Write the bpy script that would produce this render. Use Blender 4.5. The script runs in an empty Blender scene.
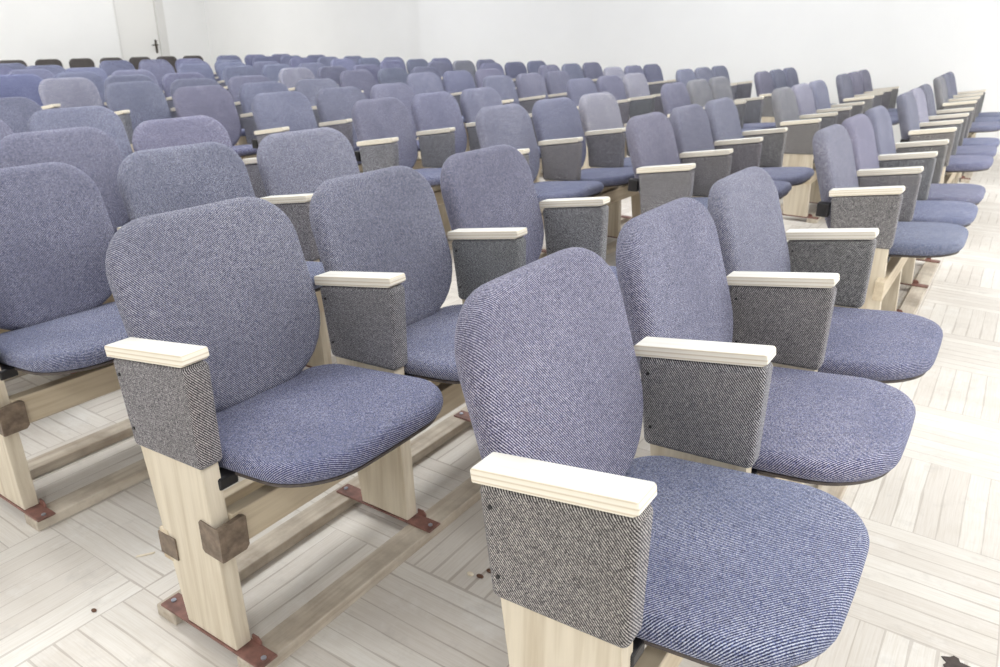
import bpy, bmesh, math, random
from mathutils import Vector, Matrix
S = 0.96                       # survey units -> metres
P = 0.54                       # seat pitch (survey units)
D, U = 0.8423, 2.3905          # row spacing, block spacing
R = math.radians
C = bpy.context.scene.collection
random.seed(7)

# ------------------------------------------------------------------ node helpers
def new_mat(name):
    m = bpy.data.materials.new(name); m.use_nodes = True
    nt = m.node_tree; nt.nodes.clear()
    out = nt.nodes.new('ShaderNodeOutputMaterial'); b = nt.nodes.new('ShaderNodeBsdfPrincipled')
    nt.links.new(b.outputs[0], out.inputs[0])
    return m, nt, b
def nd(nt, t, **k):
    n = nt.nodes.new(t)
    for a, v in k.items(): setattr(n, a, v)
    return n
def setv(nt, inp, v):
    if hasattr(v, 'bl_idname') or isinstance(v, bpy.types.NodeSocket): nt.links.new(v, inp)
    else: inp.default_value = v
def math_(nt, op, a, b=0.0, c=0.0):
    n = nd(nt, 'ShaderNodeMath', operation=op)
    setv(nt, n.inputs[0], a); setv(nt, n.inputs[1], b); setv(nt, n.inputs[2], c)
    return n.outputs[0]
def mix(nt, f, a, b, mode='MIX'):
    n = nd(nt, 'ShaderNodeMix', data_type='RGBA', blend_type=mode)
    setv(nt, n.inputs[0], f); setv(nt, n.inputs[6], a); setv(nt, n.inputs[7], b)
    return n.outputs[2]
def ramp(nt, f, stops):
    n = nd(nt, 'ShaderNodeValToRGB'); e = n.color_ramp.elements
    while len(e) > 1: e.remove(e[-1])
    e[0].position, e[0].color = stops[0]
    for p, c in stops[1:]:
        x = e.new(p); x.color = c
    setv(nt, n.inputs[0], f)
    return n.outputs[0]
def noise(nt, vec, scale, detail=2.0, rough=0.5):
    n = nd(nt, 'ShaderNodeTexNoise'); setv(nt, n.inputs['Vector'], vec)
    n.inputs['Scale'].default_value = scale; n.inputs['Detail'].default_value = detail; n.inputs['Roughness'].default_value = rough
    return n.outputs[0]
def mapping(nt, vec, loc=(0,0,0), rot=(0,0,0), sc=(1,1,1)):
    n = nd(nt, 'ShaderNodeMapping'); setv(nt, n.inputs[0], vec)
    n.inputs[1].default_value = loc; n.inputs[2].default_value = rot; n.inputs[3].default_value = sc
    return n.outputs[0]
def srgb(r, g, b):
    f = lambda c: (c/255/12.92 if c/255 <= .04045 else ((c/255+.055)/1.055)**2.4)
    return (f(r), f(g), f(b), 1)
def bump(nt, b, h, strength, dist):
    n = nd(nt, 'ShaderNodeBump'); n.inputs['Strength'].default_value = strength; n.inputs['Distance'].default_value = dist
    setv(nt, n.inputs['Height'], h); nt.links.new(n.outputs[0], b.inputs['Normal'])

# ------------------------------------------------------------------ materials
def fabric(name, blue, light, dark, rot, worn=.5):
    """diagonal twill of blue, pale and dark threads; each piece tinted by its own object colour"""
    m, nt, b = new_mat(name)
    tc = nd(nt, 'ShaderNodeTexCoord').outputs['Object']
    oi = nd(nt, 'ShaderNodeObjectInfo')
    off = math_(nt, 'MULTIPLY', oi.outputs['Random'], 37.0)
    comb = nd(nt, 'ShaderNodeCombineXYZ')
    for i in range(3): nt.links.new(off, comb.inputs[i])
    va = nd(nt, 'ShaderNodeVectorMath', operation='ADD'); nt.links.new(tc, va.inputs[0]); nt.links.new(comb.outputs[0], va.inputs[1])
    pv = va.outputs[0]
    w = nd(nt, 'ShaderNodeTexWave', wave_type='BANDS', bands_direction='X', wave_profile='SIN')
    uv = nd(nt, 'ShaderNodeTexCoord').outputs['UV']
    setv(nt, w.inputs['Vector'], mapping(nt, uv, rot=(0, 0, rot))); w.inputs['Scale'].default_value = 84.0
    w.inputs['Distortion'].default_value = 1.2; w.inputs['Detail'].default_value = 2.0; w.inputs['Detail Scale'].default_value = 4.0
    grain = noise(nt, pv, 430.0, 2.0, .7)
    v = math_(nt, 'ADD', math_(nt, 'MULTIPLY', w.outputs['Fac'], .36), math_(nt, 'MULTIPLY', grain, .64))
    col = ramp(nt, v, [(.36, dark), (.47, blue), (.55, blue), (.68, light)])
    patch = noise(nt, pv, 5.0, 3.0, .55)
    fade = math_(nt, 'MULTIPLY', ramp(nt, patch, [(.36, (.0,.0,.0,1)), (.66, (1,1,1,1))]), worn)
    grey = mix(nt, .7, col, (blue[0]*.98, blue[1]*.95, blue[2]*.76, 1))
    col = mix(nt, fade, col, grey)
    st = ramp(nt, noise(nt, pv, 120.0, 3.0, .75), [(.30, (.72,.72,.73,1)), (.5, (1,1,1,1)), (.7, (1.22,1.22,1.2,1))])
    col = mix(nt, 1.0, col, st, 'MULTIPLY')
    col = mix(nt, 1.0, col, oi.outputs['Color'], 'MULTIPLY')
    nt.links.new(col, b.inputs['Base Color'])
    b.inputs['Roughness'].default_value = .95
    b.inputs['Specular IOR Level'].default_value = .15
    b.inputs['Sheen Weight'].default_value = .12; b.inputs['Sheen Roughness'].default_value = .5
    b.inputs['Sheen Tint'].default_value = (.8,.83,1,1)
    h = math_(nt, 'ADD', math_(nt, 'MULTIPLY', v, 1.0), math_(nt, 'MULTIPLY', noise(nt, pv, 14.0, 2.0), 3.0))
    bump(nt, b, h, .35, .0015)
    return m
M = {}
M['seat'] = fabric('seat fabric', srgb(92,100,142), srgb(200,200,208), srgb(38,39,50), R(40), .5)
M['back'] = fabric('backrest fabric', srgb(101,103,131), srgb(198,197,203), srgb(44,44,54), R(-38), .6)
M['panel'] = fabric('armrest fabric', srgb(108,106,107), srgb(204,201,197), srgb(36,35,36), R(-42), .3)

def wood(name, c1, c2, axis, scale=1.0, dirt=None):
    m, nt, b = new_mat(name)
    tc = nd(nt, 'ShaderNodeTexCoord').outputs['Object']
    oi = nd(nt, 'ShaderNodeObjectInfo')
    off = math_(nt, 'MULTIPLY', oi.outputs['Random'], 11.0)
    comb = nd(nt, 'ShaderNodeCombineXYZ')
    for i in range(3): nt.links.new(off, comb.inputs[i])
    va = nd(nt, 'ShaderNodeVectorMath', operation='ADD'); nt.links.new(tc, va.inputs[0]); nt.links.new(comb.outputs[0], va.inputs[1])
    sc = {'x': (1.2,22,22), 'y': (22,1.2,22), 'z': (22,22,1.2)}[axis]
    g = noise(nt, mapping(nt, va.outputs[0], sc=tuple(s*scale for s in sc)), 2.2, 4.0, .6)
    col = ramp(nt, g, [(.3, c2), (.55, c1), (.75, tuple(min(1, x*1.08) for x in c1[:3])+(1,))])
    if dirt:
        d = noise(nt, va.outputs[0], 7.0, 5.0, .65)
        col = mix(nt, ramp(nt, d, [(.42, (0,0,0,1)), (.7, (.8,.8,.8,1))]), col, dirt)
    nt.links.new(col, b.inputs['Base Color']); b.inputs['Roughness'].default_value = .62
    bump(nt, b, g, .15, .001)
    return m
M['leg'] = wood('pale ash legs', srgb(217,206,186), srgb(197,183,160), 'z')
M['rail'] = wood('pale rail', srgb(208,193,168), srgb(188,170,142), 'y')
M['runner'] = wood('weathered floor runner', srgb(208,198,182), srgb(178,163,144), 'y', dirt=srgb(150,137,122))

def ply():
    m, nt, b = new_mat('birch plywood cap')
    tcn = nd(nt, 'ShaderNodeTexCoord'); tc = tcn.outputs['Object']
    sx = nd(nt, 'ShaderNodeSeparateXYZ'); nt.links.new(tc, sx.inputs[0])
    nz = nd(nt, 'ShaderNodeSeparateXYZ'); nt.links.new(tcn.outputs['Normal'], nz.inputs[0])
    g = noise(nt, mapping(nt, tc, sc=(2,30,30)), 3.0, 3.0)
    face = ramp(nt, g, [(.3, srgb(224,221,212)), (.65, srgb(234,232,226))])
    lay = math_(nt, 'FRACT', math_(nt, 'MULTIPLY', sx.outputs[2], 120.0))
    lc = ramp(nt, lay, [(.0, srgb(246,240,226)), (.55, srgb(240,232,214)), (.74, srgb(212,196,170)), (.9, srgb(240,232,216))])
    up = math_(nt, 'GREATER_THAN', nz.outputs[2], .75)
    nt.links.new(mix(nt, up, lc, face), b.inputs['Base Color']); b.inputs['Roughness'].default_value = .55
    return m
M['ply'] = ply()

def metal(name, c1, c2, rough=.5, met=.3):
    m, nt, b = new_mat(name)
    tc = nd(nt, 'ShaderNodeTexCoord').outputs['Object']
    n = noise(nt, tc, 40.0, 4.0, .6)
    nt.links.new(ramp(nt, n, [(.35, c1), (.65, c2)]), b.inputs['Base Color'])
    b.inputs['Roughness'].default_value = rough; b.inputs['Metallic'].default_value = met
    return m
M['plate'] = metal('rusty red primer', srgb(142,102,92), srgb(108,78,70), .55, .1)
M['bracket'] = metal('brown tarnished steel', srgb(140,124,108), srgb(104,90,78), .5, .3)
M['black'] = metal('black painted steel', srgb(34,32,34), srgb(22,22,24), .45, .0)
M['screw'] = metal('zinc screw', srgb(200,204,215), srgb(170,176,190), .3, .8)
M['ply_dark'] = wood('seat board', srgb(92,84,80), srgb(66,60,58), 'y')
M['darkcloth'] = metal('charcoal cloth', srgb(88,83,81), srgb(68,64,63), .95, 0)
M['darkpipe'] = metal('dark chair tube', srgb(52,46,42), srgb(40,36,34), .45, .2)
M['bronze'] = metal('dark bronze', srgb(88,78,66), srgb(64,56,48), .4, .6)

def plaster(name, c, var):
    m, nt, b = new_mat(name)
    g = nd(nt, 'ShaderNodeTexCoord').outputs['Object']
    n = noise(nt, g, 1.3, 4.0, .6)
    nt.links.new(ramp(nt, n, [(.3, tuple(x*var for x in c[:3])+(1,)), (.7, c)]), b.inputs['Base Color'])
    b.inputs['Roughness'].default_value = .85
    bump(nt, b, noise(nt, g, 60.0, 3.0), .08, .003)
    return m
M['wall'] = plaster('white wall paint', srgb(245,245,244), .97)
M['ceiling'] = plaster('white ceiling paint', srgb(246,246,246), .98)
M['door'] = plaster('white door paint', srgb(240,239,236), .99)
M['frame'] = plaster('off white frame paint', srgb(226,225,222), .98)

def parquet():
    """basket-weave blocks of narrow bleached strips, every strip its own tone, dark seams and old stains"""
    m, nt, b = new_mat('bleached basket weave parquet')
    g = nd(nt, 'ShaderNodeTexCoord').outputs['Object']
    B = .42*S; NS = 8
    s = nd(nt, 'ShaderNodeSeparateXYZ'); nt.links.new(mapping(nt, g, loc=(-.483*S+40*B, -.83*S+40*B, 0)), s.inputs[0])
    wob = math_(nt, 'MULTIPLY', math_(nt, 'SUBTRACT', noise(nt, g, 3.0, 2.0), .5), .012)
    x = math_(nt, 'DIVIDE', math_(nt, 'ADD', s.outputs[0], wob), B); y = math_(nt, 'DIVIDE', math_(nt, 'ADD', s.outputs[1], wob), B)
    ix = math_(nt, 'FLOOR', x); iy = math_(nt, 'FLOOR', y)
    fx = math_(nt, 'FRACT', x); fy = math_(nt, 'FRACT', y)
    par = math_(nt, 'MODULO', math_(nt, 'ADD', ix, iy), 2.0)   # 1: strips along x
    par = math_(nt, 'GREATER_THAN', par, .5)
    ipar = math_(nt, 'SUBTRACT', 1.0, par)
    across = math_(nt, 'ADD', math_(nt, 'MULTIPLY', fy, par), math_(nt, 'MULTIPLY', fx, ipar))
    along = math_(nt, 'ADD', math_(nt, 'MULTIPLY', fx, par), math_(nt, 'MULTIPLY', fy, ipar))
    a = math_(nt, 'MULTIPLY', across, float(NS)); k = math_(nt, 'FLOOR', a); fa = math_(nt, 'FRACT', a)
    cid = nd(nt, 'ShaderNodeCombineXYZ'); nt.links.new(ix, cid.inputs[0]); nt.links.new(iy, cid.inputs[1]); nt.links.new(k, cid.inputs[2])
    wn = nd(nt, 'ShaderNodeTexWhiteNoise'); nt.links.new(cid.outputs[0], wn.inputs[0])
    tone = wn.outputs['Value']
    # distance to strip edge and to block end, in strip widths
    de = math_(nt, 'MINIMUM', fa, math_(nt, 'SUBTRACT', 1.0, fa))
    dl = math_(nt, 'MULTIPLY', math_(nt, 'MINIMUM', along, math_(nt, 'SUBTRACT', 1.0, along)), float(NS))
    dm = math_(nt, 'MINIMUM', de, dl)
    gapw = math_(nt, 'ADD', .008, math_(nt, 'MULTIPLY', math_(nt, 'POWER', noise(nt, g, 4.0, 2.0), 3.0), .22))
    seam = math_(nt, 'LESS_THAN', dm, gapw)
    # grain along the strip
    gv = nd(nt, 'ShaderNodeCombineXYZ')
    nt.links.new(math_(nt, 'MULTIPLY', along, 2.0), gv.inputs[0]); nt.links.new(math_(nt, 'MULTIPLY', across, 60.0), gv.inputs[1])
    nt.links.new(math_(nt, 'MULTIPLY', tone, 90.0), gv.inputs[2])
    gr = noise(nt, gv.outputs[0], 2.0, 4.0, .6)
    base = mix(nt, tone, srgb(216,210,202), srgb(229,225,218))
    base = mix(nt, 1.0, base, ramp(nt, gr, [(.3, (.90,.88,.85,1)), (.6, (1,1,1,1))]), 'MULTIPLY')
    stain = noise(nt, g, 2.6, 6.0, .68)
    base = mix(nt, ramp(nt, stain, [(.50, (0,0,0,1)), (.72, (.6,.6,.6,1))]), base, srgb(204,197,187))
    st2 = noise(nt, g, 9.0, 5.0, .7)
    base = mix(nt, ramp(nt, st2, [(.56, (0,0,0,1)), (.78, (.7,.7,.7,1))]), base, srgb(190,185,178))
    scuff = noise(nt, g, 5.0, 5.0, .7)
    base = mix(nt, ramp(nt, scuff, [(.55, (0,0,0,1)), (.75, (.6,.6,.6,1))]), base, srgb(238,237,234))
    col = mix(nt, math_(nt, 'MULTIPLY', seam, math_(nt, 'MULTIPLY', noise(nt, g, 2.2, 3.0), .80)), base, srgb(150,136,123))
    nt.links.new(col, b.inputs['Base Color'])
    nt.links.new(ramp(nt, stain, [(.3, (.45,.45,.45,1)), (.7, (.7,.7,.7,1))]), b.inputs['Roughness'])
    b.inputs['Specular IOR Level'].default_value = .35
    bump(nt, b, math_(nt, 'SUBTRACT', math_(nt, 'MULTIPLY', gr, .2), seam), .25, .002)
    return m
M['floor'] = parquet()
def emit(name, c, s):
    m = bpy.data.materials.new(name); m.use_nodes = True; nt = m.node_tree; nt.nodes.clear()
    o = nt.nodes.new('ShaderNodeOutputMaterial'); e = nt.nodes.new('ShaderNodeEmission')
    e.inputs[0].default_value = c; e.inputs[1].default_value = s; nt.links.new(e.outputs[0], o.inputs[0])
    return m
M['glow'] = emit('lamp diffuser', (1,.99,.97,1), 4.0)
def glass():
    m, nt, b = new_mat('window glass')
    b.inputs['Roughness'].default_value = .02; b.inputs['Transmission Weight'].default_value = 1.0; b.inputs['IOR'].default_value = 1.02
    return m
M['glass'] = glass()
M['leaf'] = metal('dry leaf', srgb(84,74,70), srgb(62,54,52), .8, 0)
M['husk'] = metal('brown husk', srgb(110,76,56), srgb(76,52,40), .7, 0)
M['chip'] = metal('fresh wood chip', srgb(238,230,212), srgb(220,206,180), .8, 0)

# ------------------------------------------------------------------ mesh helpers (survey units in, metres out)
def obj(name, bm, mat, parent=None, smooth=False):
    bmesh.ops.recalc_face_normals(bm, faces=bm.faces)
    for v in bm.verts: v.co *= S
    me = bpy.data.meshes.new(name); bm.to_mesh(me); bm.free()
    if smooth:
        for p in me.polygons: p.use_smooth = True
    me.materials.append(M[mat])
    o = bpy.data.objects.new(name, me); C.objects.link(o)
    if parent: o.parent = parent
    return o
def prism(bm, poly, y0, y1, bevel=0.0, seg=2, axis='y'):
    """polygon in (x,z) extruded over y (axis='y'), or in (x,y) over z (axis='z')"""
    f = (lambda a, b, c: (a, c, b)) if axis == 'y' else (lambda a, b, c: (a, b, c))
    n = len(poly)
    lo = [bm.verts.new(f(a, b, y0)) for a, b in poly]; hi = [bm.verts.new(f(a, b, y1)) for a, b in poly]
    fs = [bm.faces.new(lo), bm.faces.new(hi)]
    for i in range(n): fs.append(bm.faces.new((lo[i], lo[(i+1) % n], hi[(i+1) % n], hi[i])))
    if bevel:
        es = {e for fa in fs for e in fa.edges}
        bmesh.ops.bevel(bm, geom=list(es), offset=bevel, segments=seg, profile=.5, affect='EDGES')
    return bm
def box(bm, x0, x1, y0, y1, z0, z1, bevel=0.0, seg=2):
    return prism(bm, [(x0, z0), (x1, z0), (x1, z1), (x0, z1)], y0, y1, bevel, seg)
def round_outline(x0, x1, y0, y1, rad, seg=8, sub=5):
    """closed outline, counter-clockwise from the lower left; rad = (ll, lr, ur, ul)"""
    cs = [(x0, y0, 180), (x1, y0, 270), (x1, y1, 0), (x0, y1, 90)]
    pts = []
    for (cx, cy, a0), r in zip(cs, rad):
        ox = cx + (r if cx == x0 else -r); oy = cy + (r if cy == y0 else -r)
        for i in range(seg+1):
            a = R(a0 + 90*i/seg); pts.append(Vector((ox + r*math.cos(a), oy + r*math.sin(a))))
    res = []
    for i, p in enumerate(pts):
        q = pts[(i+1) % len(pts)]; res.append(p)
        if (q-p).length > .06:
            for j in range(1, sub): res.append(p.lerp(q, j/sub))
    return res
def quad_outline(corners, r, sub=6, seg=4):
    """polygon with small rounded corners (corners counter-clockwise)"""
    res = []; n = len(corners); cs = [Vector(c) for c in corners]
    for i in range(n):
        p, a, b = cs[i], cs[i-1], cs[(i+1) % n]
        da = (a-p).normalized(); db = (b-p).normalized()
        h = da.angle(db)/2; d = r/math.tan(h)
        s0, s1 = p+da*d, p+db*d; ctr = p + (da+db).normalized()*(r/math.sin(h))
        v0, v1 = s0-ctr, s1-ctr
        for j in range(seg+1):
            v = v0.lerp(v1, j/seg); res.append(ctr + v.normalized()*r)
        nx = cs[(i+1) % n]; dn = (cs[(i+2) % n]-nx).normalized(); dp = (p-nx).normalized(); hh = dn.angle(dp)/2
        e1 = nx + dp*(r/math.tan(hh))
        for j in range(1, sub): res.append(s1.lerp(e1, j/sub))
    return res
def cushion(outline, t, rad, bulge, fn, back_bulge=0.0, flat=False):
    """soft slab: outline in (u,v), thickness t over w, edges rounded by rad, front face swelling by bulge; fn maps (u,v,w) to 3-D.
    The cloth's UVs run over the face and wrap round the edge, in metres."""
    bm = bmesh.new(); n = len(outline)
    c = sum(outline, Vector((0, 0)))/n
    nor = []
    for i in range(n):
        d = outline[(i+1) % n]-outline[i-1]; nor.append(Vector((d.y, -d.x)).normalized())
    rings, uvs = [], {}
    def vert(p, w, q):
        v = bm.verts.new(fn(p.x, p.y, w)); uvs[v] = (q.x*S, q.y*S); return v
    def ring(ins, sc, w, arc):
        vs = []
        for p, q in zip(outline, nor):
            a = p - q*ins; a = c + (a-c)*sc
            b = p - q*rad; b = c + (b-c)*sc + q*arc
            vs.append(vert(a, w, b))
        rings.append(vs)
    full = math.pi*rad + (t-2*rad)
    if not flat: cen0 = vert(c, -t/2-back_bulge, c+Vector((1.0, 0)))
    for sc in () if flat else (.3, .6, .85): ring(rad, sc, -t/2-back_bulge*(1-sc*sc), full)
    NA = 10
    for i in range(NA+1):
        a = R(-90 + 180*i/NA); k = -1 if i < NA/2 else 1
        arc = rad*(math.pi/2 - a) + (t-2*rad if k < 0 else 0)
        ring(rad*(1-math.cos(a)), 1.0, (t/2-rad)*k + rad*math.sin(a), arc)
    for sc in () if flat else (.93, .82, .68, .5, .3, .12): ring(rad, sc, t/2 + bulge*(1-sc**2.2), 0)
    if not flat: cen1 = vert(c, t/2+bulge, c)
    for a, b in zip(rings, rings[1:]):
        for i in range(n): bm.faces.new((a[i], a[(i+1) % n], b[(i+1) % n], b[i]))
    if flat: bm.faces.new(list(reversed(rings[0]))); bm.faces.new(rings[-1])
    for i in () if flat else range(n):
        bm.faces.new((cen0, rings[0][(i+1) % n], rings[0][i])); bm.faces.new((cen1, rings[-1][i], rings[-1][(i+1) % n]))
    lay = bm.loops.layers.uv.new('cloth')
    for f in bm.faces:
        for l in f.loops: l[lay].uv = uvs[l.vert]
    return bm
def cyl(bm, c, r, h, axis='z', n=14, r2=None):
    m = Matrix.Translation(c)
    if axis == 'x': m = m @ Matrix.Rotation(R(90), 4, 'Y')
    if axis == 'y': m = m @ Matrix.Rotation(R(90), 4, 'X')
    bmesh.ops.create_cone(bm, cap_ends=True, segments=n, radius1=r, radius2=r if r2 is None else r2, depth=h, matrix=m)
    return bm
def tube(bm, pts, r, n=8):
    rings = []
    for i, p in enumerate(pts):
        p = Vector(p); d = (Vector(pts[min(i+1, len(pts)-1)])-Vector(pts[max(i-1, 0)])).normalized()
        u = d.orthogonal().normalized() if i == 0 else (u - d*u.dot(d)).normalized()
        v = d.cross(u)
        rings.append([bm.verts.new(p + u*r*math.cos(2*math.pi*k/n) + v*r*math.sin(2*math.pi*k/n)) for k in range(n)])
    for a, b in zip(rings, rings[1:]):
        for k in range(n): bm.faces.new((a[k], a[(k+1) % n], b[(k+1) % n], b[k]))
    bm.faces.new(rings[0]); bm.faces.new(rings[-1])
    return bm
def tag(o, label, cat, group=None):
    o['label'] = label; o['category'] = cat
    if group: o['group'] = group
    return o
def thing(name, label, cat, loc=(0, 0, 0), rz=0.0, group=None):
    o = bpy.data.objects.new(name, None); C.objects.link(o); o.empty_display_size = .2
    o.location = Vector(loc)*S; o.rotation_euler = (0, 0, rz)
    return tag(o, label, cat, group)
def struct(name, bm, mat, parent=None):
    o = obj(name, bm, mat, parent)
    if parent is None: o['kind'] = 'structure'
    return o

# ------------------------------------------------------------------ the seating block: three tip-up seats on one wooden stand
LEAN = R(18)
TILT = math.atan2(.6959-.6582, .2437)
BACK_T, SEAT_T = .062, .047
def back_fn(u, v, w):
    w = w + .30*u*u                                      # hollow across the back
    x = -.2045 - math.sin(LEAN)*v + math.cos(LEAN)*w
    z = .433 + math.cos(LEAN)*v + math.sin(LEAN)*w
    return (x, u, z)
def seat_fn(u, v, w):
    t = R(6.5)
    k = 1 - (v/.24)**2
    u = u + .008*k*max(0, u+.05)/.25 if u > -.05 else u  # front edge bows out a little
    return (u*math.cos(t) - w*math.sin(t), v, .4585 + (u-.10)*math.sin(t) + w*math.cos(t))
def build_block(detail):
    """detail 2: everything; 1: no screws and tacks; 0: far block"""
    t = thing('theater_seating', '', 'theater seats')
    bo = round_outline(-.2355, .2355, 0, .450, (.175, .175, .115, .115), 8 if detail else 5)
    so = round_outline(-.225, .226, -.236, .236, (.085, .135, .135, .085), 10 if detail else 6)
    first = {}
    for n in range(3):
        yc = n*P + .295
        if n == 0:
            b = obj('backrest', cushion(bo, BACK_T, .0295, .012, back_fn, .004), 'back', t, True); first['b'] = b
            s = obj('seat', cushion(so, SEAT_T, .023, .010, seat_fn), 'seat', t, True); first['s'] = s
            base = None
            if detail:
                bb = bmesh.new(); ins = [(p.x*.945-.002, p.y*.94) for p in so]
                prism(bb, ins, 0, .006, axis='z')
                for v in bb.verts: v.co = Vector(seat_fn(v.co.x, v.co.y, -SEAT_T/2-.007+v.co.z))
                base = obj('seat_board', bb, 'ply_dark', s)
                first['base'] = base
        else:
            b = first['b'].copy(); s = first['s'].copy()
            for o in (b, s): C.objects.link(o); o.parent = t
            if detail:
                base = first['base'].copy(); C.objects.link(base); base.parent = s
        b.location.y = yc*S; s.location.y = yc*S
        if detail:
            for yy in (.058, P-.058+.05-.03):
                h = bmesh.new(); box(h, -.09, .002, -.022, .022, .398, .424, .004)
                if detail > 1: cyl(h, (-.03, 0, .410), .012, .052, 'y', 12)
                h = obj('seat_hinge', h, 'black', t); h.location.y = (n*P+yy)*S
    arm0 = None
    for n in range(4):
        y0 = n*P
        if arm0 is None:
            po = quad_outline([(-.211, .4485), (.007, .4600), (.008, .672), (-.236, .634)], .0135)
            a = obj('armrest', cushion(po, .0525, .0105, .0, lambda u, v, w: (u, .0265-w, v), 0, True), 'panel', t, True); arm0 = a
            c = bmesh.new(); L = .2525/math.cos(TILT)
            prism(c, [(-L, -.024), (-.010, -.024), (.0, -.018), (.0, -.003), (-.004, 0), (-L+.004, 0), (-L, -.004)], -.0025, .0525, .0022, 2)
            c = obj('armrest_cap', c, 'ply', a); c['label'] = 'pale plywood armrest cap'
            c.location = Vector((.006, 0, .6972))*S; c.rotation_euler = (0, -TILT, 0)
            cap0 = c
            tacks = []
            if detail > 1:
                for x, z in ((-.212, .605), (-.198, .492)):
                    k = bmesh.new(); cyl(k, (x, -.0010, z), .0034, .003, 'y', 10)
                    k = obj('tack', k, 'black', a); tacks.append(k)
            l = bmesh.new()
            prism(l, [(-.142, .036), (.018, .036), (-.005, .47), (-.008, .62), (-.21, .62), (-.205, .50)], .006, .044, .0025, 2)
            l = obj('leg', l, 'leg', t); leg0 = l
            f = None
            if detail:
                f = bmesh.new()
                prism(f, [(-.238, .002), (.094, .002), (.094, .048), (-.238, .048)], .030, .036, .0015, 1, 'z')
                prism(f, [(.020, .036), (.046, .036), (.046, .044), (.038, .052), (.020, .052)], .0445, .0485)
                prism(f, [(-.134, .036), (-.10, .036), (-.10, .066), (-.124, .066), (-.134, .052)], .0445, .0485)
                f = obj('foot_plate', f, 'plate', l); f['label'] = 'rust red metal foot plate'
                foot0 = f
                if detail == 1:
                    k = bmesh.new(); box(k, -.282, -.238, .004, .046, .552, .605, .003)
                    obj('back_bracket', k, 'black', t)
            if detail > 1:
                sc = bmesh.new()
                for x in (.078, -.222):
                    s_ = bmesh.new(); cyl(s_, (x, .025, .0370), .0058, .003, 'z', 12)
                    s_ = obj('screw', s_, 'screw', l)
                    tacks.append(s_)
                sc.free()
        else:
            def cp(o, par):
                q = o.copy(); C.objects.link(q); q.parent = par; return q
            a = cp(arm0, t); cp(cap0, a); l = cp(leg0, t)
            a.location.y = y0*S; l.location.y = y0*S
            if detail:
                cp(foot0, l)
            for k in tacks: cp(k, a if k.parent == arm0 else l)
    # two long rails and two floor runners
    y1 = 3*P+.05
    r_ = bmesh.new(); box(r_, -.020, .014, {2: .0445, 1: -.045, 0: 0}[detail], y1, .268, .345, .002, 1)
    fr = obj('rail', r_, 'rail', t)
    r_ = bmesh.new(); box(r_, -.186, -.156, .004, y1, .185, .262, .002, 1); obj('rail', r_, 'rail', t)
    if detail > 1:
        # steel angle that ties the front rail to the end legs, and its small mate at the back rail
        def front_angle(y, sgn):
            k = bmesh.new()
            prism(k, [(-.036, .272), (-.030, .265), (.026, .262), (.026, .336), (-.030, .341), (-.036, .334)], y, y+.003, .0008, 1)
            yy = (y+.0025, y+.064) if sgn > 0 else (y-.064+.003, y+.0005)
            yz = [(yy[0], .262), (yy[1]-.008, .262), (yy[1], .270), (yy[1], .336), (yy[1]-.008, .340), (yy[0], .336)] if sgn > 0 else [(yy[0], .270), (yy[0]+.008, .262), (yy[1], .262), (yy[1], .336), (yy[0]+.008, .340), (yy[0], .336)]
            lo_ = [k.verts.new((.0145, q, z)) for q, z in yz]; hi_ = [k.verts.new((.0265, q, z)) for q, z in yz]
            k.faces.new(lo_); k.faces.new(hi_)
            for q in range(6): k.faces.new((lo_[q], lo_[(q+1) % 6], hi_[(q+1) % 6], hi_[q]))
            return k
        for y, sg in ((.0022, 1), (3*P+.045, -1)):
            obj('rail_bracket', front_angle(y, sg), 'bracket', t)
            k = bmesh.new(); box(k, -.190, -.132, y, y+.003, .198, .252, .0008, 1); obj('rail_bracket', k, 'bracket', t)
    for x0, x1, z1 in ((.022, .088, .030), (-.252, -.186, .030)):
        k = bmesh.new(); box(k, x0, x1, .0, y1+.03, .0, z1, .002, 1); obj('floor_runner', k, 'runner', t)
    return t
def copy_tree(o, parent=None):
    c = o.copy(); C.objects.link(c); c.parent = parent
    for ch in list(o.children): copy_tree(ch, c)
    return c
def leaves(o):
    for ch in o.children:
        yield ch
        yield from leaves(ch)

fit = {(0,0):(0,0,0),(0,1):(-0.034,0.007,0.0),(0,2):(-0.054,-0.073,0.009),(0,3):(-0.098,-0.030,0.014),
    (1,0):(0.003,-0.041,0.003),(1,1):(-0.018,0.055,0.019),(1,2):(-0.006,-0.029,0.009),(1,3):(-0.070,-0.038,0.010),
    (2,0):(-0.025,-0.038,-0.003),(2,1):(-0.002,0.018,-0.008),(2,2):(0,0.023,0.014),(2,3):(-0.011,-0.007,0.012),
    (3,0):(0.05,-0.041,0.006),(3,1):(0.045,-0.03,0.05),(3,2):(-0.026,0.118,0.005),(4,0):(.05,-0.057,0.003),
    (4,1):(0.045,-0.042,0.025),(4,2):(0.024,0.040,0.015),(5,1):(0.002,0.010,0),(5,2):(0.010,0.026,-0.002),
    (6,1):(0.03,-0.006,0),(6,2):(0.004,0.017,-0.002),(6,3):(0.001,0.007,-0.001),(7,1):(-0.006,-0.036,0.002),
    (7,2):(-0.008,-0.006,0.003),(7,3):(0.004,0.011,-0.003),(8,2):(-0.021,-0.041,0.015),(8,3):(0.016,0.041,-0.001),
    (9,2):(-0.011,-0.035,0.008),(10,2):(0.003,0.006,-0.001),(11,2):(0.03,-0.019,0.001)}
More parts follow.
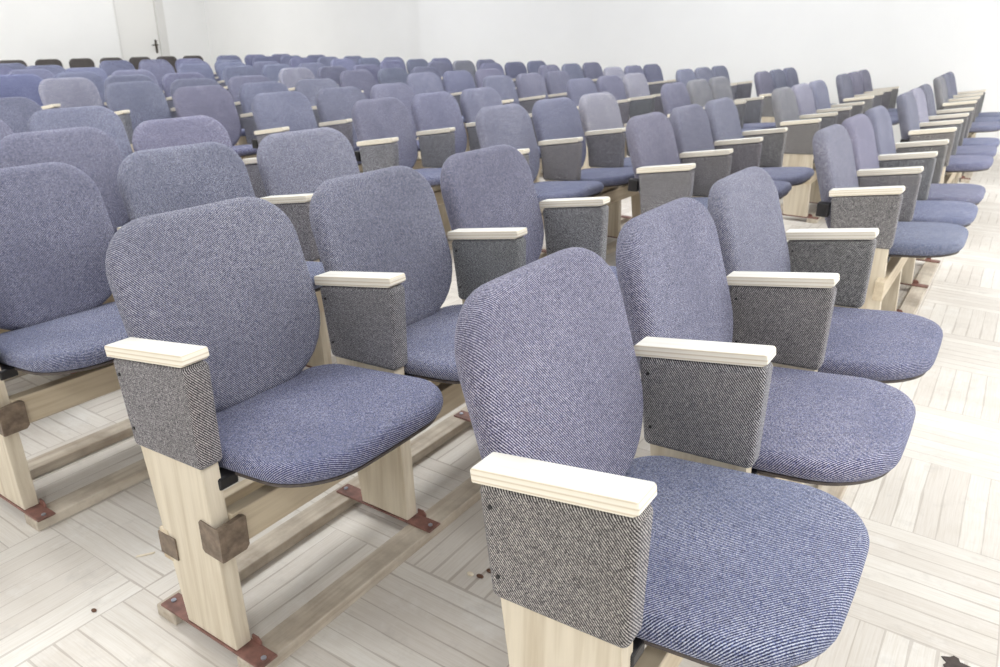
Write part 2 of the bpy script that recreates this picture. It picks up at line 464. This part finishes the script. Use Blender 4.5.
# cloth faded paler or greyer than the rest: (row, block, seat) -> tint
PALE, GREY, LILAC, DEEP = (1.55,1.5,1.35,1), (1.22,1.2,1.0,1), (1.5,1.46,1.42,1), (.86,.9,1.06,1)
tint = {(2,1,2):PALE, (7,1,0):PALE, (7,2,0):PALE, (3,2,2):PALE, (4,3,0):PALE, (1,2,0):GREY, (1,2,1):LILAC, (1,2,2):(1.2,1.22,1.25,1),
        (2,2,1):GREY, (2,2,2):GREY, (0,2,1):LILAC, (0,3,0):GREY, (7,3,1):GREY, (1,0,0):(1.0,1.0,.98,1), (2,0,2):(1.15,1.15,1.12,1),
        (2,1,0):(1.12,1.12,1.12,1), (2,1,1):(.98,1.0,1.06,1), (5,2,0):(1.15,1.15,1.15,1), (8,1,0):DEEP, (6,3,1):(.85,.85,.9,1)}
ORD = ['front', 'second', 'third', 'fourth', 'fifth', 'sixth', 'seventh', 'eighth', 'ninth', 'tenth', 'eleventh', 'twelfth', 'last']
BLK = ['block nearest the camera', 'second block along', 'third block along', 'block by far wall']
protos = {}
rng = random.Random(3)
for row in range(13):
    for blk in range(4):
        if blk == 0 and row > 5 or row == 12 and blk < 3: continue
        near = row + 2*blk
        det = 2 if (blk == 0 and row < 3) else 1 if near < 8 and row < 6 else 0
        if det not in protos: protos[det] = build_block(det); o = protos[det]
        else: o = copy_tree(protos[det])
        dx, dy, rz = fit.get((row, blk), (rng.uniform(-.012, .012), -.02+rng.uniform(-.02, .02), rng.uniform(-.004, .006)))
        o.location = Vector((-D*row+dx, U*blk+dy, 0))*S; o.rotation_euler = (0, 0, rz)
        pale = ' a paler backrest,' if any((row, blk, n) in tint and tint[(row, blk, n)][0] > 1.3 for n in range(3)) else ''
        rowt = 'front row' if row == 0 else 'last blue row' if row == 12 else ORD[row]+' row from front'
        o['label'] = f'joined blue-grey theater seats,{pale} {rowt}, {BLK[blk]}'
        o['category'] = 'theater seats'; o['group'] = 'joined blocks of three theater seats'
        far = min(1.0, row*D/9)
        nb = ns = 0
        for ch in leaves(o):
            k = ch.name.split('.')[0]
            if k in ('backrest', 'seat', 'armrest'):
                v = rng.uniform(.88, 1.04)
                base = (v*rng.uniform(.97, 1.03), v*rng.uniform(.98, 1.02), v*rng.uniform(.98, 1.05), 1)
                if k == 'backrest':
                    if (row, blk) == (0, 1): ch.location.x = -.008*S
                    n = round((ch.location.y/S-.295)/P)
                    if (row, blk, n) in tint: base = tint[(row, blk, n)]
                # cool light cast painted into the cloth colour, growing towards the back rows
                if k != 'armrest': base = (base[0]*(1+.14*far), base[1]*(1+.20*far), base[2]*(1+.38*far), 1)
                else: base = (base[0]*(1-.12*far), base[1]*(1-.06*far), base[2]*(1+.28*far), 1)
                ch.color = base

# ------------------------------------------------------------------ row of dark chairs against the back wall
def dark_chair():
    t = thing('padded_chair', '', 'chair')
    bo = round_outline(-.215, .215, 0, .40, (.05, .05, .09, .09), 6)
    obj('backrest', cushion(bo, .045, .02, .006, lambda u, v, w: (-.20-.13*v+w, u, .40+v*.965+.1*w)), 'darkcloth', t, True)
    so = round_outline(-.21, .22, -.22, .22, (.05, .09, .09, .05), 6)
    obj('seat', cushion(so, .06, .028, .006, lambda u, v, w: (u, v, .43+w)), 'darkcloth', t, True)
    for sx, sy in ((.19, -.19), (.19, .19), (-.19, -.19), (-.19, .19)):
        k = bmesh.new(); tube(k, [(sx*1.1, sy*1.05, 0), (sx, sy, .20), (sx*.95, sy*.95, .405)], .012)
        obj('leg', k, 'darkpipe', t)
    k = bmesh.new()
    for sy in (-.15, .15): tube(k, [(-.15, sy, .41), (-.215, sy, .42), (-.232, sy, .50), (-.25, sy, .66)], .011)
    obj('back_frame', k, 'darkpipe', t)
    return t
dch = ['leftmost in view', 'second from the left', 'third from the left', 'fourth from the left, middle one', 'third from the corner, before the door', 'second from the corner', 'nearest the room corner']
dproto = dark_chair()
for i in range(7):
    o = dproto if i == 0 else copy_tree(dproto)
    o.location = Vector((-12.75, (5.38, 5.95, 6.50, 7.02, 7.55, 8.08, 8.61)[i], 0))*S; o.rotation_euler = (0, 0, rng.uniform(-.05, .05))
    o['label'] = 'charcoal padded chair along back wall, ' + dch[i]
    o['category'] = 'chair'; o['group'] = 'charcoal chairs along the back wall'

# ------------------------------------------------------------------ the room
X0, X1, Y0, Y1, H = -13.76, 4.2, -4.5, 9.45, 3.5
STEP = -8.13                                              # the far wall steps back beyond this x
k = bmesh.new(); box(k, X0-.2, X1+.2, Y0-.2, Y1+.4, -.12, 0); struct('floor', k, 'floor')
k = bmesh.new(); box(k, X0-.2, X1+.2, Y0-.2, Y1+.4, H, H+.15); struct('ceiling', k, 'ceiling')
k = bmesh.new(); prism(k, [(X0-.2, Y1+.14), (STEP, Y1+.14), (STEP, Y1), (X1+.2, Y1), (X1+.2, Y1+.34), (X0-.2, Y1+.34)], 0, H, axis='z'); struct('wall_far', k, 'wall')
k = bmesh.new(); box(k, X0-.2, X1+.2, Y0-.2, Y0, 0, H); struct('wall_near', k, 'wall')
# back wall with its doorway
DY0, DY1, DH = 7.70, 8.50, 2.12
k = bmesh.new()
box(k, X0-.2, X0, Y0, DY0-.03, 0, H); box(k, X0-.2, X0, DY1+.03, Y1+.14, 0, H); box(k, X0-.2, X0, DY0-.03, DY1+.03, DH+.03, H)
struct('wall_back', k, 'wall')
k = bmesh.new(); box(k, X0-.07, X0-.03, DY0+.004, DY1-.004, .006, DH-.004, .003, 1)
dr = struct('door_1', k, 'door')
k = bmesh.new()
box(k, X0-.18, X0+.012, DY0-.03, DY0, 0, DH+.03); box(k, X0-.18, X0+.012, DY1, DY1+.03, 0, DH+.03); box(k, X0-.18, X0+.012, DY0, DY1, DH, DH+.03)
box(k, X0+.001, X0+.016, DY1+.03, DY1+.16, 0, DH+.10)
struct('trim_1', k, 'frame')
k = bmesh.new(); box(k, X0-.031, X0-.022, DY1-.10, DY1-.055, .82, 1.06, .003, 1)
tube(k, [(X0-.03, DY1-.078, .97), (X0+.035, DY1-.078, .97), (X0+.04, DY1-.10, .97), (X0+.04, DY1-.20, .965)], .012)
obj('door_handle', k, 'bronze', dr)
# window wall
wins = [(-3.2, -1.2), (-.4, 1.6), (2.4, 4.4), (5.2, 7.2)]
k = bmesh.new(); ys = [Y0] + [v for w in wins for v in w] + [Y1]
for i in range(0, len(ys), 2): box(k, X1, X1+.2, ys[i], ys[i+1], 0, H)
for a, b in wins:
    box(k, X1, X1+.2, a, b, 0, .9); box(k, X1, X1+.2, a, b, 2.8, H)
struct('wall_right', k, 'wall')
for i, (a, b) in enumerate(wins):
    k = bmesh.new(); mid = (a+b)/2
    for q in ((a, a+.07, .9, 2.8), (b-.07, b, .9, 2.8), (a, b, .9, .97), (a, b, 2.73, 2.8), (mid-.04, mid+.04, .9, 2.8)):
        box(k, X1+.08, X1+.14, *q)
    w = struct(f'window_{i+1}', k, 'frame')
    k = bmesh.new(); box(k, X1+.108, X1+.114, a+.07, b-.07, .97, 2.73); obj('pane', k, 'glass', w)
    L = bpy.data.lights.new('daylight', 'AREA'); L.shape = 'RECTANGLE'; L.size = (b-a)*S; L.size_y = 1.9*S
    L.energy = (16, 24, 48, 60)[i]; L.color = (.96, .98, 1)
    lo = bpy.data.objects.new('daylight', L); C.objects.link(lo)
    lo.location = Vector((X1+.02, mid, 1.85))*S; lo.rotation_euler = (0, R(90), 0)
# ceiling lights
lrows = ['row nearest the windows', 'second row from the windows', 'third row from the windows', 'row nearest the back wall']
lcols = ['closest to the near wall', 'second from the near wall', 'third from the near wall', 'closest to the far wall']
for i, x in enumerate((1.6, -2.8, -7.2, -11.6)):
    for j, y in enumerate((-2.4, .8, 4.0, 7.2)):
        t = thing('ceiling_light', f'white ceiling light panel, {lrows[i]}, {lcols[j]}', 'ceiling light', (x, y, H), 0, 'ceiling light panels')
        k = bmesh.new()
        for q in ((-.62, .62, -.32, -.28), (-.62, .62, .28, .32), (-.62, -.58, -.28, .28), (.58, .62, -.28, .28)): box(k, q[0], q[1], q[2], q[3], -.07, -.001)
        obj('frame', k, 'frame', t)
        k = bmesh.new(); box(k, -.58, .58, -.28, .28, -.05, -.04); obj('diffuser', k, 'glow', t)
        L = bpy.data.lights.new('lamp', 'AREA'); L.shape = 'RECTANGLE'; L.size = 1.16*S; L.size_y = .56*S; L.energy = 39; L.color = (.965, .985, 1)
        lo = bpy.data.objects.new('lamp', L); C.objects.link(lo); lo.location = Vector((x, y, H-.075))*S

# ------------------------------------------------------------------ scraps on the floor
def flat_bit(name, pts, h, mat, label, cat, loc, rz=0, group=None):
    k = bmesh.new(); prism(k, pts, 0, h, h*.25, 1, 'z')
    o = obj(name, k, mat); o.location = Vector(loc)*S; o.rotation_euler = (0, 0, rz)
    return tag(o, label, cat, group)
lp = []
for i in range(18):
    a = 2*math.pi*i/18; r = .020*(1+.28*math.sin(5*a)+.15*math.cos(3*a)); lp.append((r*math.cos(a)*1.2, r*math.sin(a)))
flat_bit('leaf', lp, .002, 'leaf', 'dark dry leaf lying on the parquet at lower right', 'leaf', (.410, .803, 0))
flat_bit('wood_chip', [(-.022, -.003), (.02, -.004), (.024, .002), (-.018, .004)], .003, 'chip', 'thin pale wood chip on the floor behind the bracketed leg', 'wood chip', (-1.307, .063, 0), 1.0)
def husk(loc, s, label, mat, cat='seed husk'):
    k = bmesh.new(); bmesh.ops.create_uvsphere(k, u_segments=12, v_segments=8, radius=s)
    for v in k.verts: v.co = Vector((v.co.x*1.5, v.co.y, max(0, v.co.z*.6+s*.45)))
    o = obj('seed_husk', k, mat, None, True); o.location = Vector(loc)*S
    return tag(o, label, cat)
husk((-.556, .497, 0), .007, 'brown seed husk on floor, nearer the armrest', 'husk')
husk((-.566, .468, 0), .0065, 'brown seed husk on floor beside a white paper crumb', 'husk')
husk((-.590, .462, 0), .0065, 'white paper crumb on floor beside the seed husks', 'chip', 'paper crumb')
husk((-1.221, -.117, 0), .005, 'tiny red-brown crumb on bare parquet at lower left', 'husk', 'crumb')

# ------------------------------------------------------------------ world, camera, view
wd = bpy.data.worlds.new('sky'); bpy.context.scene.world = wd; wd.use_nodes = True
bg = wd.node_tree.nodes['Background']; bg.inputs[0].default_value = (.85, .92, 1, 1); bg.inputs[1].default_value = 1.0
cam = bpy.data.cameras.new('camera'); co = bpy.data.objects.new('camera', cam); C.objects.link(co)
f, pit, yaw, rol = 756.84, R(-21.707), R(33.874), R(.2565)
fw = Vector((-math.sin(yaw)*math.cos(pit), math.cos(yaw)*math.cos(pit), math.sin(pit)))
rt = Vector((math.cos(yaw), math.sin(yaw), 0)); up = rt.cross(fw)
r2 = rt*math.cos(rol)+up*math.sin(rol); u2 = -rt*math.sin(rol)+up*math.cos(rol)
m = Matrix((r2, u2, -fw)).transposed().to_4x4(); m.translation = Vector((.2952, -.7332, 1.2203))*S
co.matrix_world = m
cam.sensor_width = 36; cam.lens = f/1000*36; cam.clip_start = .02; cam.clip_end = 100
cam.dof.use_dof = True; cam.dof.focus_distance = 1.25; cam.dof.aperture_fstop = 9.0
sc = bpy.context.scene; sc.camera = co
sc.view_settings.view_transform = 'Standard'; sc.view_settings.look = 'None'; sc.view_settings.gamma = 1
sc.view_settings.use_curve_mapping = False; sc.view_settings.exposure = 0.0
